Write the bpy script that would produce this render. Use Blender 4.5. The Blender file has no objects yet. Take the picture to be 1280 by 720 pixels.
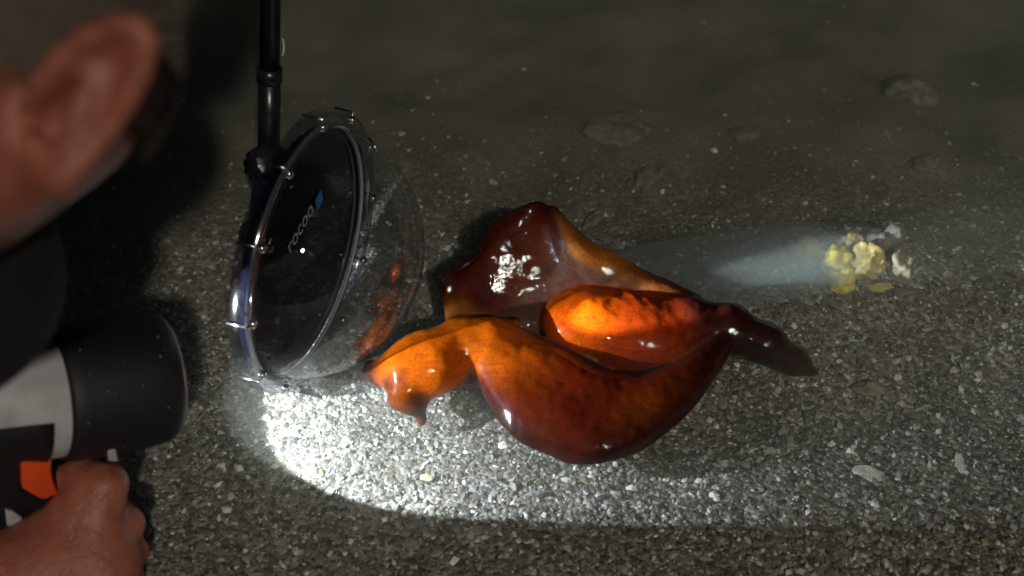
import bpy, bmesh, math, random
import numpy as np
from mathutils import Vector, Matrix, noise
random.seed(4); rng = np.random.default_rng(7)
SC = bpy.context.scene
R = math.radians
# ------------------------------------------------------------------ camera
PITCH, CAM_H, FPX = R(50), 0.70, 1406.0
CAM = np.array([0, -CAM_H / math.tan(PITCH), CAM_H])
RT = np.array([1., 0, 0]); UP = np.array([0, math.sin(PITCH), math.cos(PITCH)])
FW = np.array([0, math.cos(PITCH), -math.sin(PITCH)])
cd = bpy.data.cameras.new('camera'); cam = bpy.data.objects.new('camera', cd)
SC.collection.objects.link(cam); SC.camera = cam
cam.location = CAM; cam.rotation_euler = (math.pi / 2 - PITCH, 0, 0)
cd.sensor_width = 36; cd.lens = 36 * FPX / 1280; cd.clip_start = 0.01; cd.clip_end = 200
cd.dof.use_dof = True; cd.dof.focus_distance = 0.90; cd.dof.aperture_fstop = 4.5
# ------------------------------------------------------------------ night sky, moonlike fill, exposure
SUN_DIR = np.array([-0.22, 0.66, -0.72]); SUN_DIR /= np.linalg.norm(SUN_DIR)
wd = bpy.data.worlds.new('World'); SC.world = wd; wd.use_nodes = True
wn = wd.node_tree.nodes; bg = wn['Background']
sky = wn.new('ShaderNodeTexSky'); sky.sky_type = 'NISHITA'; sky.sun_disc = False
sky.sun_elevation = R(43); sky.sun_rotation = math.atan2(-SUN_DIR[0], -SUN_DIR[1])
wd.node_tree.links.new(sky.outputs[0], bg.inputs[0]); bg.inputs[1].default_value = 0.0018
sl = bpy.data.lights.new('sun', 'SUN'); sun = bpy.data.objects.new('sun', sl); SC.collection.objects.link(sun)
sl.energy = 1.15; sl.angle = R(2.5); sl.color = (1.0, 0.93, 0.80)
sun.rotation_euler = Vector(SUN_DIR).to_track_quat('-Z', 'Y').to_euler()
SC.view_settings.view_transform = 'Standard'; SC.view_settings.look = 'None'
SC.view_settings.exposure = 0; SC.view_settings.gamma = 1
SC.cycles.use_denoising = True
SC.cycles.max_bounces = 10; SC.cycles.transparent_max_bounces = 24; SC.cycles.volume_bounces = 1
SC.cycles.caustics_reflective = False; SC.cycles.caustics_refractive = False
SC.cycles.sample_clamp_indirect = 3.0

# ------------------------------------------------------------------ measuring helpers (photo pixel -> place)
def ray(px, py): return FW + RT * (px - 640) / FPX + UP * (360 - py) / FPX
def P(px, py, z):
    d = ray(px, py); return CAM + d * (z - CAM[2]) / d[2]
def Pd(px, py, d): return CAM + ray(px, py) * d
def camvec(r, u, b): return RT * r + UP * u - FW * b
def sand_base(y): return np.interp(y, [-8, -.6, -.4, -.28, -.1, .1, .5, 1, 8], [.25, .03, .012, -.01, -.045, -.055, -.10, -.14, -.35])
def mound(x, y): return .026 * np.exp(-(((x - .315) / .055) ** 2 + ((y - .075) / .045) ** 2))
def ground(x, y): return float(sand_base(y) + mound(x, y))
def G(px, py):
    z = -.04
    for _ in range(30):
        p = P(px, py, z); z = .5 * z + .5 * ground(p[0], p[1])
    return p

# ------------------------------------------------------------------ object helpers
def link(o, parent=None):
    SC.collection.objects.link(o)
    if parent is not None:
        o.parent = parent
        o.matrix_parent_inverse = Matrix.Translation(-Vector(parent.location)) if parent.rotation_euler[:] == (0, 0, 0) else parent.matrix_basis.inverted()
    return o
def tag(o, label=None, cat=None, group=None, kind=None):
    if label: o['label'] = label
    if cat: o['category'] = cat
    if group: o['group'] = group
    if kind: o['kind'] = kind
    return o
def empty(name, loc):
    o = bpy.data.objects.new(name, None); o.location = loc; SC.collection.objects.link(o)
    o.empty_display_size = .02
    return o
def mesh_obj(name, verts, faces, mat, parent=None, smooth=True, base=None, cols=None):
    """verts are world coordinates; base moves the origin."""
    verts = np.asarray(verts, dtype=np.float64)
    if base is None: base = np.zeros(3) if parent is not None else verts.mean(0)
    base = np.asarray(base, float)
    me = bpy.data.meshes.new(name)
    v = (verts - base).astype(np.float32)
    if isinstance(faces, np.ndarray):
        n, k = faces.shape
        me.vertices.add(len(v)); me.vertices.foreach_set('co', v.ravel())
        me.loops.add(n * k); me.loops.foreach_set('vertex_index', faces.astype(np.int32).ravel())
        me.polygons.add(n); me.polygons.foreach_set('loop_start', np.arange(0, n * k, k, dtype=np.int32))
        me.update(calc_edges=True)
    else:
        me.from_pydata([tuple(x) for x in v], [], faces); me.update()
    if cols is not None:
        a = me.attributes.new('Col', 'FLOAT_COLOR', 'POINT')
        c = np.ones((len(v), 4), np.float32); c[:, :3] = cols; a.data.foreach_set('color', c.ravel())
    me.polygons.foreach_set('use_smooth', np.full(len(me.polygons), smooth))
    me.materials.append(mat); me.update()
    o = bpy.data.objects.new(name, me); o.location = base
    if parent is not None:
        # local coordinates relative to the parent's location (parents are never rotated)
        SC.collection.objects.link(o); o.parent = parent
        pl = Vector((0, 0, 0)); q = parent
        while q is not None: pl += Vector(q.location); q = q.parent
        o.location = Vector(base) - pl
    else:
        SC.collection.objects.link(o)
    return o
def from_bm(name, bm, mat, parent=None, smooth=True, base=None):
    bmesh.ops.recalc_face_normals(bm, faces=bm.faces)
    bm.verts.ensure_lookup_table(); bm.verts.index_update()
    vs = [tuple(v.co) for v in bm.verts]; fs = [[v.index for v in f.verts] for f in bm.faces]
    bm.free()
    return mesh_obj(name, vs, fs, mat, parent, smooth, base)
def frame_of(axis, hint=(0, 0, 1)):
    a = np.asarray(axis, float); a = a / np.linalg.norm(a)
    h = np.asarray(hint, float); h = h - a * (h @ a); h /= np.linalg.norm(h)
    return a, h, np.cross(a, h)
def lathe(profile, origin, axis, n=64, hint=(0, 0, 1), closed=False):
    """profile: list of (s along axis, radius)."""
    a, h, w = frame_of(axis, hint); origin = np.asarray(origin, float)
    vs, fs = [], []
    for s, r in profile:
        for k in range(n):
            t = 2 * math.pi * k / n
            vs.append(origin + a * s + (h * math.cos(t) + w * math.sin(t)) * r)
    m = len(profile)
    for i in range(m if closed else m - 1):
        j = (i + 1) % m
        for k in range(n):
            k2 = (k + 1) % n
            fs.append([i * n + k, j * n + k, j * n + k2, i * n + k2])
    return np.array(vs), fs
def tube(points, radius, n=12, cap=True):
    pts = [np.asarray(p, float) for p in points]; vs, fs = [], []
    rad = radius if hasattr(radius, '__len__') else [radius] * len(pts)
    hint = np.array([.3, .5, .8])
    for i, p in enumerate(pts):
        t = pts[min(i + 1, len(pts) - 1)] - pts[max(i - 1, 0)]
        a, h, w = frame_of(t, hint); hint = h
        for k in range(n):
            q = 2 * math.pi * k / n; vs.append(p + (h * math.cos(q) + w * math.sin(q)) * rad[i])
    for i in range(len(pts) - 1):
        for k in range(n):
            k2 = (k + 1) % n; fs.append([i * n + k, i * n + k2, (i + 1) * n + k2, (i + 1) * n + k])
    if cap: fs.append(list(range(n))[::-1]); fs.append([(len(pts) - 1) * n + k for k in range(n)])
    return np.array(vs), fs
def prism(poly, n_off0, n_off1, bevel=.0015):
    """poly: list of 3D points (a flat outline), n_off*: offset vectors to the two faces."""
    bm = bmesh.new()
    a = [bm.verts.new(Vector(np.asarray(p) + n_off0)) for p in poly]
    b = [bm.verts.new(Vector(np.asarray(p) + n_off1)) for p in poly]
    bm.faces.new(a); bm.faces.new(b[::-1])
    for i in range(len(poly)):
        j = (i + 1) % len(poly); bm.faces.new([a[j], a[i], b[i], b[j]])
    bmesh.ops.recalc_face_normals(bm, faces=bm.faces)
    if bevel: bmesh.ops.bevel(bm, geom=list(bm.edges), offset=bevel, segments=2, affect='EDGES', profile=.6)
    return bm
# ------------------------------------------------------------------ materials
def mat(name, col=(.5, .5, .5), rough=.5, **kw):
    m = bpy.data.materials.new(name); m.use_nodes = True
    b = m.node_tree.nodes['Principled BSDF']
    b.inputs['Base Color'].default_value = (*col, 1); b.inputs['Roughness'].default_value = rough
    for k, v in kw.items():
        b.inputs[k].default_value = v
    return m
def nodes(m): return m.node_tree.nodes, m.node_tree.links, m.node_tree.nodes['Principled BSDF']
def add_bump(m, scale, strength, dist=.001, detail=6, kind='noise'):
    N, L, b = nodes(m)
    tc = N.new('ShaderNodeTexCoord')
    t = N.new('ShaderNodeTexNoise') if kind == 'noise' else N.new('ShaderNodeTexVoronoi')
    t.inputs['Scale'].default_value = scale
    if kind == 'noise': t.inputs['Detail'].default_value = detail
    L.new(tc.outputs['Object'], t.inputs['Vector'])
    bp = N.new('ShaderNodeBump'); bp.inputs['Strength'].default_value = strength; bp.inputs['Distance'].default_value = dist
    L.new(t.outputs[0], bp.inputs['Height']); L.new(bp.outputs[0], b.inputs['Normal'])
    return t
def add_mottle(m, scale, c0, c1, lo=.35, hi=.65, detail=8):
    N, L, b = nodes(m)
    tc = N.new('ShaderNodeTexCoord'); t = N.new('ShaderNodeTexNoise'); t.inputs['Scale'].default_value = scale
    t.inputs['Detail'].default_value = detail; L.new(tc.outputs['Object'], t.inputs['Vector'])
    r = N.new('ShaderNodeValToRGB'); e = r.color_ramp.elements
    e[0].position = lo; e[0].color = (*c0, 1); e[1].position = hi; e[1].color = (*c1, 1)
    L.new(t.outputs[0], r.inputs[0]); L.new(r.outputs[0], b.inputs['Base Color'])
    return r
def schlick(N, L, f0, normal=None, gain=1.0):
    lw = N.new('ShaderNodeLayerWeight'); lw.inputs['Blend'].default_value = .5
    if normal is not None: L.new(normal, lw.inputs['Normal'])
    p = N.new('ShaderNodeMath'); p.operation = 'POWER'; p.inputs[1].default_value = 5; L.new(lw.outputs['Facing'], p.inputs[0])
    a = N.new('ShaderNodeMath'); a.operation = 'MULTIPLY_ADD'; a.inputs[1].default_value = (1 - f0) * gain; a.inputs[2].default_value = f0; a.use_clamp = True
    L.new(p.outputs[0], a.inputs[0]); return a.outputs[0]
def use_col(m, scale=None, amount=.3):
    N, L, b = nodes(m)
    a = N.new('ShaderNodeAttribute'); a.attribute_name = 'Col'
    src = a.outputs['Color']
    if scale:
        tc = N.new('ShaderNodeTexCoord'); t = N.new('ShaderNodeTexNoise'); t.inputs['Scale'].default_value = scale
        t.inputs['Detail'].default_value = 7; L.new(tc.outputs['Object'], t.inputs['Vector'])
        mr = N.new('ShaderNodeMapRange'); mr.inputs[1].default_value = .25; mr.inputs[2].default_value = .75
        mr.inputs[3].default_value = 1 - amount; mr.inputs[4].default_value = 1 + amount
        L.new(t.outputs[0], mr.inputs[0])
        vm = N.new('ShaderNodeVectorMath'); vm.operation = 'SCALE'
        L.new(src, vm.inputs[0]); L.new(mr.outputs[0], vm.inputs['Scale']); src = vm.outputs[0]
    L.new(src, b.inputs['Base Color'])

# ------------------------------------------------------------------ implicit-surface builder (bodies as one continuous skin)
class Field:
    def __init__(s, lo, hi, h, color=False, far=.05):
        s.lo = np.asarray(lo, np.float32); s.h = h
        s.n = np.ceil((np.asarray(hi) - s.lo) / h).astype(int) + 1
        s.D = np.full(s.n, far, np.float32); s.far = far
        s.C = np.zeros((*s.n, 3), np.float32) if color else None
    def box(s, lo, hi, m):
        a = np.clip(np.floor((np.asarray(lo) - m - s.lo) / s.h).astype(int), 0, s.n)
        b = np.clip(np.ceil((np.asarray(hi) + m - s.lo) / s.h).astype(int) + 1, 0, s.n)
        if (b <= a).any(): return None, None
        sl = tuple(slice(int(x), int(y)) for x, y in zip(a, b))
        g = np.stack(np.meshgrid(*[s.lo[i] + s.h * np.arange(a[i], b[i], dtype=np.float32) for i in range(3)], indexing='ij'), -1)
        return sl, g
    def union(s, sl, d, k, col=None):
        d1 = s.D[sl]
        k = max(k, 1e-5)
        hh = np.clip(.5 + .5 * (d - d1) / k, 0, 1)      # 1 -> keep old
        s.D[sl] = d * (1 - hh) + d1 * hh - k * hh * (1 - hh)
        if s.C is not None and col is not None:
            s.C[sl] = s.C[sl] * hh[..., None] + (col if isinstance(col, np.ndarray) and col.ndim > 1 else np.asarray(col, np.float32)) * (1 - hh[..., None])
    def cone(s, a, b, ra, rb, k=.006, col=None, col2=None, m=.012):
        a = np.asarray(a, np.float32); b = np.asarray(b, np.float32); r = max(ra, rb)
        sl, g = s.box(np.minimum(a, b) - r, np.maximum(a, b) + r, m + k)
        if sl is None: return
        ab = b - a; t = np.clip(((g - a) @ ab) / max(float(ab @ ab), 1e-12), 0, 1)
        d = np.linalg.norm(g - a - t[..., None] * ab, axis=-1) - (ra + t * (rb - ra))
        c = col
        if col2 is not None: c = np.asarray(col, np.float32) * (1 - t[..., None]) + np.asarray(col2, np.float32) * t[..., None]
        s.union(sl, d, k, c)
    def chain(s, pts, rad, k=.006, cols=None):
        for i in range(len(pts) - 1):
            if cols is None: s.cone(pts[i], pts[i + 1], rad[i], rad[i + 1], k)
            else: s.cone(pts[i], pts[i + 1], rad[i], rad[i + 1], k, cols[i], cols[i + 1])
    def ell(s, c, r, axes=np.eye(3), k=.006, col=None, sub=False, m=.012):
        c = np.asarray(c, np.float32); r = np.asarray(r, np.float32); A = np.asarray(axes, np.float32)
        ext = np.abs(A.T) @ r
        sl, g = s.box(c - ext, c + ext, m + k)
        if sl is None: return
        q = (g - c) @ A.T
        k0 = np.linalg.norm(q / r, axis=-1); k1 = np.linalg.norm(q / (r * r), axis=-1)
        d = k0 * (k0 - 1) / np.maximum(k1, 1e-6)
        if sub:
            d1 = s.D[sl]; hh = np.clip(.5 - .5 * (d + d1) / max(k, 1e-5), 0, 1)
            s.D[sl] = d1 * (1 - hh) - d * hh + k * hh * (1 - hh)
            if col is not None and s.C is not None:
                w = np.clip(1 - d / .004, 0, 1)[..., None] * .8
                s.C[sl] = s.C[sl] * (1 - w) + np.asarray(col, np.float32) * w
        else: s.union(sl, d, k, col)
    def tri(s, p, rad, cols, k=.004, m=.008):
        p = [np.asarray(x, np.float32) for x in p]; rr = max(rad)
        sl, g = s.box(np.min(p, 0) - rr, np.max(p, 0) + rr, m + k)
        if sl is None: return
        a, b, c = p; ab = b - a; ac = c - a; n = np.cross(ab, ac); nn = float(n @ n)
        if nn < 1e-16: return
        ap = g - a
        v = np.cross(ap, ac) @ n / nn; w = np.cross(ab, ap) @ n / nn; u = 1 - v - w
        inside = (u >= 0) & (v >= 0) & (w >= 0)
        best = np.where(inside, np.abs(ap @ n) / math.sqrt(nn), 1e9)
        bar = np.stack([u, v, w], -1)
        for i, j in ((0, 1), (1, 2), (2, 0)):
            e = p[j] - p[i]; t = np.clip(((g - p[i]) @ e) / float(e @ e), 0, 1)
            de = np.linalg.norm(g - p[i] - t[..., None] * e, axis=-1)
            up = (~inside) & (de < best); best = np.where(up, de, best)
            bb = np.zeros_like(bar); bb[..., i] = 1 - t; bb[..., j] = t
            bar = np.where(up[..., None], bb, bar)
        d = best - bar @ np.asarray(rad, np.float32)
        col = bar @ np.asarray(cols, np.float32) if cols is not None else None
        s.union(sl, d.astype(np.float32), k, col)
    def sheet(s, pts, rad, cols, sub=4, k=.004):
        """pts: rows x columns of 3D control points, smoothed by Catmull-Rom."""
        A = np.array(pts, float); Rr = np.array(rad, float)[..., None]
        Cc = np.array(cols, float) if cols is not None else np.zeros((*A.shape[:2], 3))
        X = np.concatenate([A, Rr, Cc], -1)
        def cr(X, n):
            m = len(X); out = []
            for i in range(m - 1):
                p0, p1, p2, p3 = X[max(i - 1, 0)], X[i], X[i + 1], X[min(i + 2, m - 1)]
                for q in range(n):
                    t = q / n
                    out.append(.5 * (2 * p1 + (p2 - p0) * t + (2 * p0 - 5 * p1 + 4 * p2 - p3) * t * t + (3 * p1 - p0 - 3 * p2 + p3) * t ** 3))
            out.append(X[-1]); return np.array(out)
        X = cr(X, sub); X = cr(X.swapaxes(0, 1), sub).swapaxes(0, 1)
        X[..., 4:] = np.clip(X[..., 4:], .002, 1)
        for i in range(X.shape[0] - 1):
            for j in range(X.shape[1] - 1):
                q = [X[i, j], X[i + 1, j], X[i + 1, j + 1], X[i, j + 1]]
                for tri in ((0, 1, 2), (0, 2, 3)):
                    s.tri([q[t][:3] for t in tri], [max(q[t][3], .001) for t in tri],
                          [q[t][4:] for t in tri] if cols is not None else None, k if (i + j) == 0 else .0012)
    def mesh(s, smooth=3):
        D = s.D; S = D < 0; n = s.n
        c = [(i, j, k) for i in (0, 1) for j in (0, 1) for k in (0, 1)]
        cnt = sum(S[i:n[0] - 1 + i, j:n[1] - 1 + j, k:n[2] - 1 + k].astype(np.int8) for i, j, k in c)
        act = np.argwhere((cnt > 0) & (cnt < 8)); N = len(act)
        ids = np.full(n - 1, -1, np.int32); ids[act[:, 0], act[:, 1], act[:, 2]] = np.arange(N)
        val = [D[act[:, 0] + i, act[:, 1] + j, act[:, 2] + k] for i, j, k in c]
        pos = np.zeros((N, 3)); w = np.zeros(N)
        for a in range(8):
            for b in range(a + 1, 8):
                if sum(abs(c[a][q] - c[b][q]) for q in range(3)) != 1: continue
                m = (val[a] < 0) != (val[b] < 0)
                t = val[a] / np.where(m, val[a] - val[b], 1)
                pt = np.array(c[a]) + t[:, None] * (np.array(c[b]) - np.array(c[a]))
                pos[m] += pt[m]; w[m] += 1
        V = s.lo + s.h * (act + pos / w[:, None])
        F = []
        for ax in range(3):
            o1, o2 = (ax + 1) % 3, (ax + 2) % 3
            A = S.take(range(0, n[ax] - 1), ax); B = S.take(range(1, n[ax]), ax)
            e = np.argwhere(A != B)
            e = e[(e[:, o1] > 0) & (e[:, o2] > 0) & (e[:, o1] < n[o1] - 1) & (e[:, o2] < n[o2] - 1)]
            q = []
            for d1, d2 in ((-1, -1), (0, -1), (0, 0), (-1, 0)):
                f = e.copy(); f[:, o1] += d1; f[:, o2] += d2
                q.append(ids[f[:, 0], f[:, 1], f[:, 2]])
            q = np.stack(q, -1); ins = S[e[:, 0], e[:, 1], e[:, 2]]
            q[~ins] = q[~ins][:, ::-1]; F.append(q)
        F = np.concatenate(F); F = F[(F >= 0).all(1)]
        E = np.concatenate([F[:, [0, 1]], F[:, [1, 2]], F[:, [2, 3]], F[:, [3, 0]]])
        deg = np.bincount(E[:, 0], minlength=N) + np.bincount(E[:, 1], minlength=N)
        col = None
        if s.C is not None: col = s.C[act[:, 0], act[:, 1], act[:, 2]].astype(float)
        def lap(X):
            return np.stack([(np.bincount(E[:, 0], X[E[:, 1], i], N) + np.bincount(E[:, 1], X[E[:, 0], i], N)) / np.maximum(deg, 1) for i in range(3)], -1)
        for it in range(smooth):
            V = V + .5 * (lap(V) - V)
            if col is not None: col = .5 * col + .5 * lap(col)
        return V, F, col

# ================================================================== SETTING: sand, shell grit, water
def hnoise(x, y, s, seed=0): return noise.noise(Vector((x * s + seed, y * s - seed, seed * .7)))
def sand_z(x, y):
    return ground(x, y) + (.006 + .022 * min(max((y - .12) / .3, 0), 1)) * hnoise(x, y, 7, 3) + .007 * min(max((y - .1) / .2, 0), 1) * hnoise(x, y, 22, 8) + .0022 * hnoise(x, y, 30, 5) + .0008 * hnoise(x, y, 110, 9)
def axis_grid(lo, hi, step, far):
    mid = np.arange(lo, hi + 1e-6, step); out = [lo - step * 2 ** k for k in range(1, 40) if step * 2 ** k < far]
    out2 = [hi + step * 2 ** k for k in range(1, 40) if step * 2 ** k < far]
    return np.array(sorted(out) + list(mid) + out2)
def height_sheet(name, xs, ys, fz, m):
    X, Y = np.meshgrid(xs, ys, indexing='ij'); Z = np.array([[fz(x, y) for y in ys] for x in xs])
    V = np.stack([X, Y, Z], -1).reshape(-1, 3); nx, ny = len(xs), len(ys)
    i = np.arange((nx - 1) * (ny - 1)); a = (i // (ny - 1)) * ny + i % (ny - 1)
    F = np.stack([a, a + ny, a + ny + 1, a + 1], -1)
    return mesh_obj(name, V, F, m, base=(0, 0, 0))
m_sand = mat('coarse_sand', rough=.75)
def sand_material(m):
    N, L, b = nodes(m)
    tc = N.new('ShaderNodeTexCoord')
    v = N.new('ShaderNodeTexVoronoi'); v.inputs['Scale'].default_value = 280; L.new(tc.outputs['Object'], v.inputs['Vector'])
    sep = N.new('ShaderNodeSeparateColor'); L.new(v.outputs['Color'], sep.inputs[0])
    r = N.new('ShaderNodeValToRGB'); els = r.color_ramp.elements
    els[0].position = 0; els[0].color = (.045, .040, .034, 1); els[1].position = 1; els[1].color = (.42, .41, .39, 1)
    for p, c in ((.35, (.13, .115, .095)), (.7, (.22, .20, .165)), (.88, (.30, .28, .24))):
        e = els.new(p); e.color = (*c, 1)
    L.new(sep.outputs[0], r.inputs[0])
    n = N.new('ShaderNodeTexNoise'); n.inputs['Scale'].default_value = 16; n.inputs['Detail'].default_value = 6
    L.new(tc.outputs['Object'], n.inputs['Vector'])
    mr = N.new('ShaderNodeMapRange'); mr.inputs[1].default_value = .3; mr.inputs[2].default_value = .7
    mr.inputs[3].default_value = .7; mr.inputs[4].default_value = 1.15; L.new(n.outputs[0], mr.inputs[0])
    vm = N.new('ShaderNodeVectorMath'); vm.operation = 'SCALE'; L.new(r.outputs[0], vm.inputs[0]); L.new(mr.outputs[0], vm.inputs['Scale'])
    sx = N.new('ShaderNodeSeparateXYZ'); L.new(tc.outputs['Object'], sx.inputs[0])      # finer silt in the deeper back of the pool, darkened to carry the dimmer light
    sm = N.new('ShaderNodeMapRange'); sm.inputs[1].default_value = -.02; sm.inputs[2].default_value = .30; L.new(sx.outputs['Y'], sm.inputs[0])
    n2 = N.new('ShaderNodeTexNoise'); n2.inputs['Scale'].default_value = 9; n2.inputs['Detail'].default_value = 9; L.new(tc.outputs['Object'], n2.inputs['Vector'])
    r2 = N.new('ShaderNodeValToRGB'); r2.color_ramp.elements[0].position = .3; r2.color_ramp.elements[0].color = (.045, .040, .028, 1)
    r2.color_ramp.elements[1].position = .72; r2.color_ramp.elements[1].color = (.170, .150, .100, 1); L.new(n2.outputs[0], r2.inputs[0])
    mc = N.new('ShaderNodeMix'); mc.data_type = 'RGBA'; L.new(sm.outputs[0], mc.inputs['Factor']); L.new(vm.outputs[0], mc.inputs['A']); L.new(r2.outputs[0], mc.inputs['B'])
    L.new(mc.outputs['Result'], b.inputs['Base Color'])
    bp = N.new('ShaderNodeBump'); bp.inputs['Strength'].default_value = .8; bp.inputs['Distance'].default_value = .0015; bp.invert = True
    L.new(v.outputs['Distance'], bp.inputs['Height']); L.new(bp.outputs[0], b.inputs['Normal'])
sand_material(m_sand)
tag(height_sheet('sand', axis_grid(-.8, .8, .008, 7), axis_grid(-.45, .8, .008, 7), sand_z, m_sand),
    'grey brown coarse shelly sand of the tide pool floor', 'sand', kind='structure')

# loose grit: flattened broken-shell chips, far too many to count
def grit(name, n, smin, smax, label):
    x = rng.uniform(-.72, .72, n); y = rng.uniform(-.40, .75, n)
    keep = rng.uniform(0, 1, n) < np.exp(-np.maximum(y - .0, 0) / .085)
    x, y = x[keep], y[keep]; n = len(x)
    z = np.array([sand_z(a, b) for a, b in zip(x, y)])
    size = np.clip(np.exp(rng.normal(math.log(smin), .58, n)), smin * .45, smax)
    base = np.array([[1, 0, 0], [.25, .9, 0], [-.8, .5, 0], [-.75, -.6, 0], [.35, -.85, 0], [.05, 0, .7], [0, .05, -.7]], float)
    tris = np.array([[0, 1, 5], [1, 2, 5], [2, 3, 5], [3, 4, 5], [4, 0, 5], [1, 0, 6], [2, 1, 6], [3, 2, 6], [4, 3, 6], [0, 4, 6]])
    V = np.repeat(base[None], n, 0) * rng.uniform(.65, 1.3, (n, 7, 3))
    V[:, :, 1] *= rng.uniform(.45, 1, (n, 1)); V[:, :, 2] *= rng.uniform(.25, .8, (n, 1))
    V *= size[:, None, None]
    az = rng.uniform(0, 2 * math.pi, n); ti = rng.normal(0, .35, n); tj = rng.normal(0, .35, n)
    ca, sa = np.cos(az), np.sin(az)
    Rz = np.zeros((n, 3, 3)); Rz[:, 0, 0] = ca; Rz[:, 0, 1] = -sa; Rz[:, 1, 0] = sa; Rz[:, 1, 1] = ca; Rz[:, 2, 2] = 1
    Rx = np.zeros((n, 3, 3)); Rx[:, 0, 0] = 1; Rx[:, 1, 1] = np.cos(ti); Rx[:, 1, 2] = -np.sin(ti); Rx[:, 2, 1] = np.sin(ti); Rx[:, 2, 2] = np.cos(ti)
    Ry = np.zeros((n, 3, 3)); Ry[:, 1, 1] = 1; Ry[:, 0, 0] = np.cos(tj); Ry[:, 0, 2] = np.sin(tj); Ry[:, 2, 0] = -np.sin(tj); Ry[:, 2, 2] = np.cos(tj)
    V = np.einsum('nij,nvj->nvi', Rx @ Ry @ Rz, V) + np.stack([x, y, z + size * .12], -1)[:, None, :]
    pal = np.array([[.10, .09, .08], [.17, .155, .13], [.23, .22, .20], [.33, .32, .30], [.48, .47, .45], [.66, .65, .62], [.30, .22, .13], [.055, .05, .05]])
    ci = rng.choice(len(pal), n, p=[.17, .20, .18, .14, .11, .075, .045, .08])
    cols = np.repeat((pal[ci] * rng.uniform(.75, 1.25, (n, 1)))[:, None], 7, 1).reshape(-1, 3)
    F = (tris[None] + 7 * np.arange(n)[:, None, None]).reshape(-1, 3)
    o = mesh_obj(name, V.reshape(-1, 3), F, m_grit, smooth=False, base=(0, 0, 0), cols=cols)
    return tag(o, label, 'shell grit', kind='stuff')
m_grit = mat('shell_grit', rough=.5); use_col(m_grit, 900, .25)
grit('shell_grit', 230000, .00125, .0046, 'loose grey and white broken shell grit scattered over the sand')

# ================================================================== SEA HARE (one continuous body)
HB = P(740, 440, -.05)
K0 = (.024, .004, .003); KD = (.040, .006, .002); KR = (.080, .0085, .001); KO = (.45, .088, .002)
KG = (.115, .055, .042); KY = (.30, .10, .010); KM = (.50, .075, .001); KP = (.075, .040, .042)
hare = Field([P(440, 450, 0)[0] - .02, P(700, 590, -.03)[1] - .02, -.068], [P(1030, 450, -.03)[0] + .02, P(670, 245, .05)[1] + .03, .065], .0014, color=True)
def PP(t): return P(*t)
# foot, trunk and tail
hare.chain([PP(q) for q in ((575, 448, -.022), (640, 455, -.026), (720, 470, -.030), (800, 456, -.028), (866, 408, -.013), (910, 410, -.013), (956, 430, -.019), (994, 452, -.030), (1016, 465, -.040))],
           [.017, .020, .019, .020, .021, .0190, .0155, .0100, .0045], .008, [KR, KR, KR, KR, K0, K0, K0, K0, K0])
hare.chain([P(590, 412, -.026), P(650, 408, -.028), P(712, 390, -.026), P(800, 385, -.024)], [.014, .017, .018, .018], .006, [KO, KG, KG, KG])
# mantle hump over the shell, with the torch glow painted orange at its left
ang = R(-9)
ax = np.array([[math.cos(ang), math.sin(ang), .0], [-math.sin(ang), math.cos(ang), 0], [0, 0, 1]])
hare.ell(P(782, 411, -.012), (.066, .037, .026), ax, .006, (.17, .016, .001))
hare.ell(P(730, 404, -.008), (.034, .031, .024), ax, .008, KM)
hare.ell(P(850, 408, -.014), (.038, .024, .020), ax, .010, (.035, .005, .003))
# near parapodium: broad rolled wing
rows = [[(572, 410, -.006), (640, 410, -.008), (698, 436, -.010), (748, 462, -.011), (806, 470, -.010), (860, 449, -.008), (900, 422, -.007)],
        [(584, 422, .003), (640, 424, .004), (695, 450, .004), (750, 476, .004), (810, 482, .003), (864, 458, .001), (904, 424, -.004)],
        [(600, 446, .003), (645, 470, .006), (700, 500, .006), (755, 518, .005), (815, 508, .003), (872, 474, -.001), (908, 430, -.009)],
        [(607, 474, -.002), (645, 514, .001), (698, 547, .001), (746, 557, .000), (806, 540, -.001), (868, 490, -.005), (906, 440, -.012)],
        [(606, 492, -.012), (640, 540, -.006), (694, 570, -.011), (738, 577, -.008), (797, 562, -.012), (862, 510, -.009), (904, 448, -.016)]]
cl = [[KG, KY, KP, KD, KD, KD, K0], [KO, KO, (.16, .022, .001), KR, KR, KD, K0], [KO, (.22, .035, .002), KR, KR, (.11, .020, .002), KD, K0], [KR, (.065, .008, .001), (.055, .007, .001), (.05, .006, .001), KD, K0, K0], [K0] * 7]
rd = [[.003] * 7, [.0045] * 7, [.005] * 7, [.0045] * 7, [.0026] * 7]
hare.sheet([[PP(q) for q in r] for r in rows], rd, cl, 4, .006)
# far parapodium: tall wing leaning back, cupped
rows = [[(566, 410, -.012), (600, 408, -.014), (630, 406, -.016), (660, 404, -.018), (690, 398, -.018), (710, 388, -.014), (724, 374, -.010)],
        [(562, 394, -.006), (596, 386, -.010), (626, 382, -.012), (656, 378, -.012), (686, 370, -.010), (706, 360, -.004), (722, 350, .002)],
        [(558, 370, .002), (590, 356, .002), (620, 346, .003), (650, 338, .005), (678, 330, .008), (698, 324, .014), (712, 326, .018)],
        [(555, 352, .010), (582, 334, .016), (606, 312, .020), (626, 292, .026), (652, 276, .030), (676, 274, .032), (696, 290, .032)],
        [(552, 346, .013), (580, 333, .021), (602, 312, .027), (608, 290, .034), (638, 267, .039), (670, 253, .040), (690, 263, .038)]]
cl = [[KO, KY, KG, KG, KG, KG, KG], [KY, KR, KR, (.13, .05, .03), KG, KG, KG], [KR, KR, KR, KR, (.10, .03, .012), (.10, .04, .02), (.12, .05, .03)], [KD, KD, KR, KR, KR, KR, KD], [K0] * 7]
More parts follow.
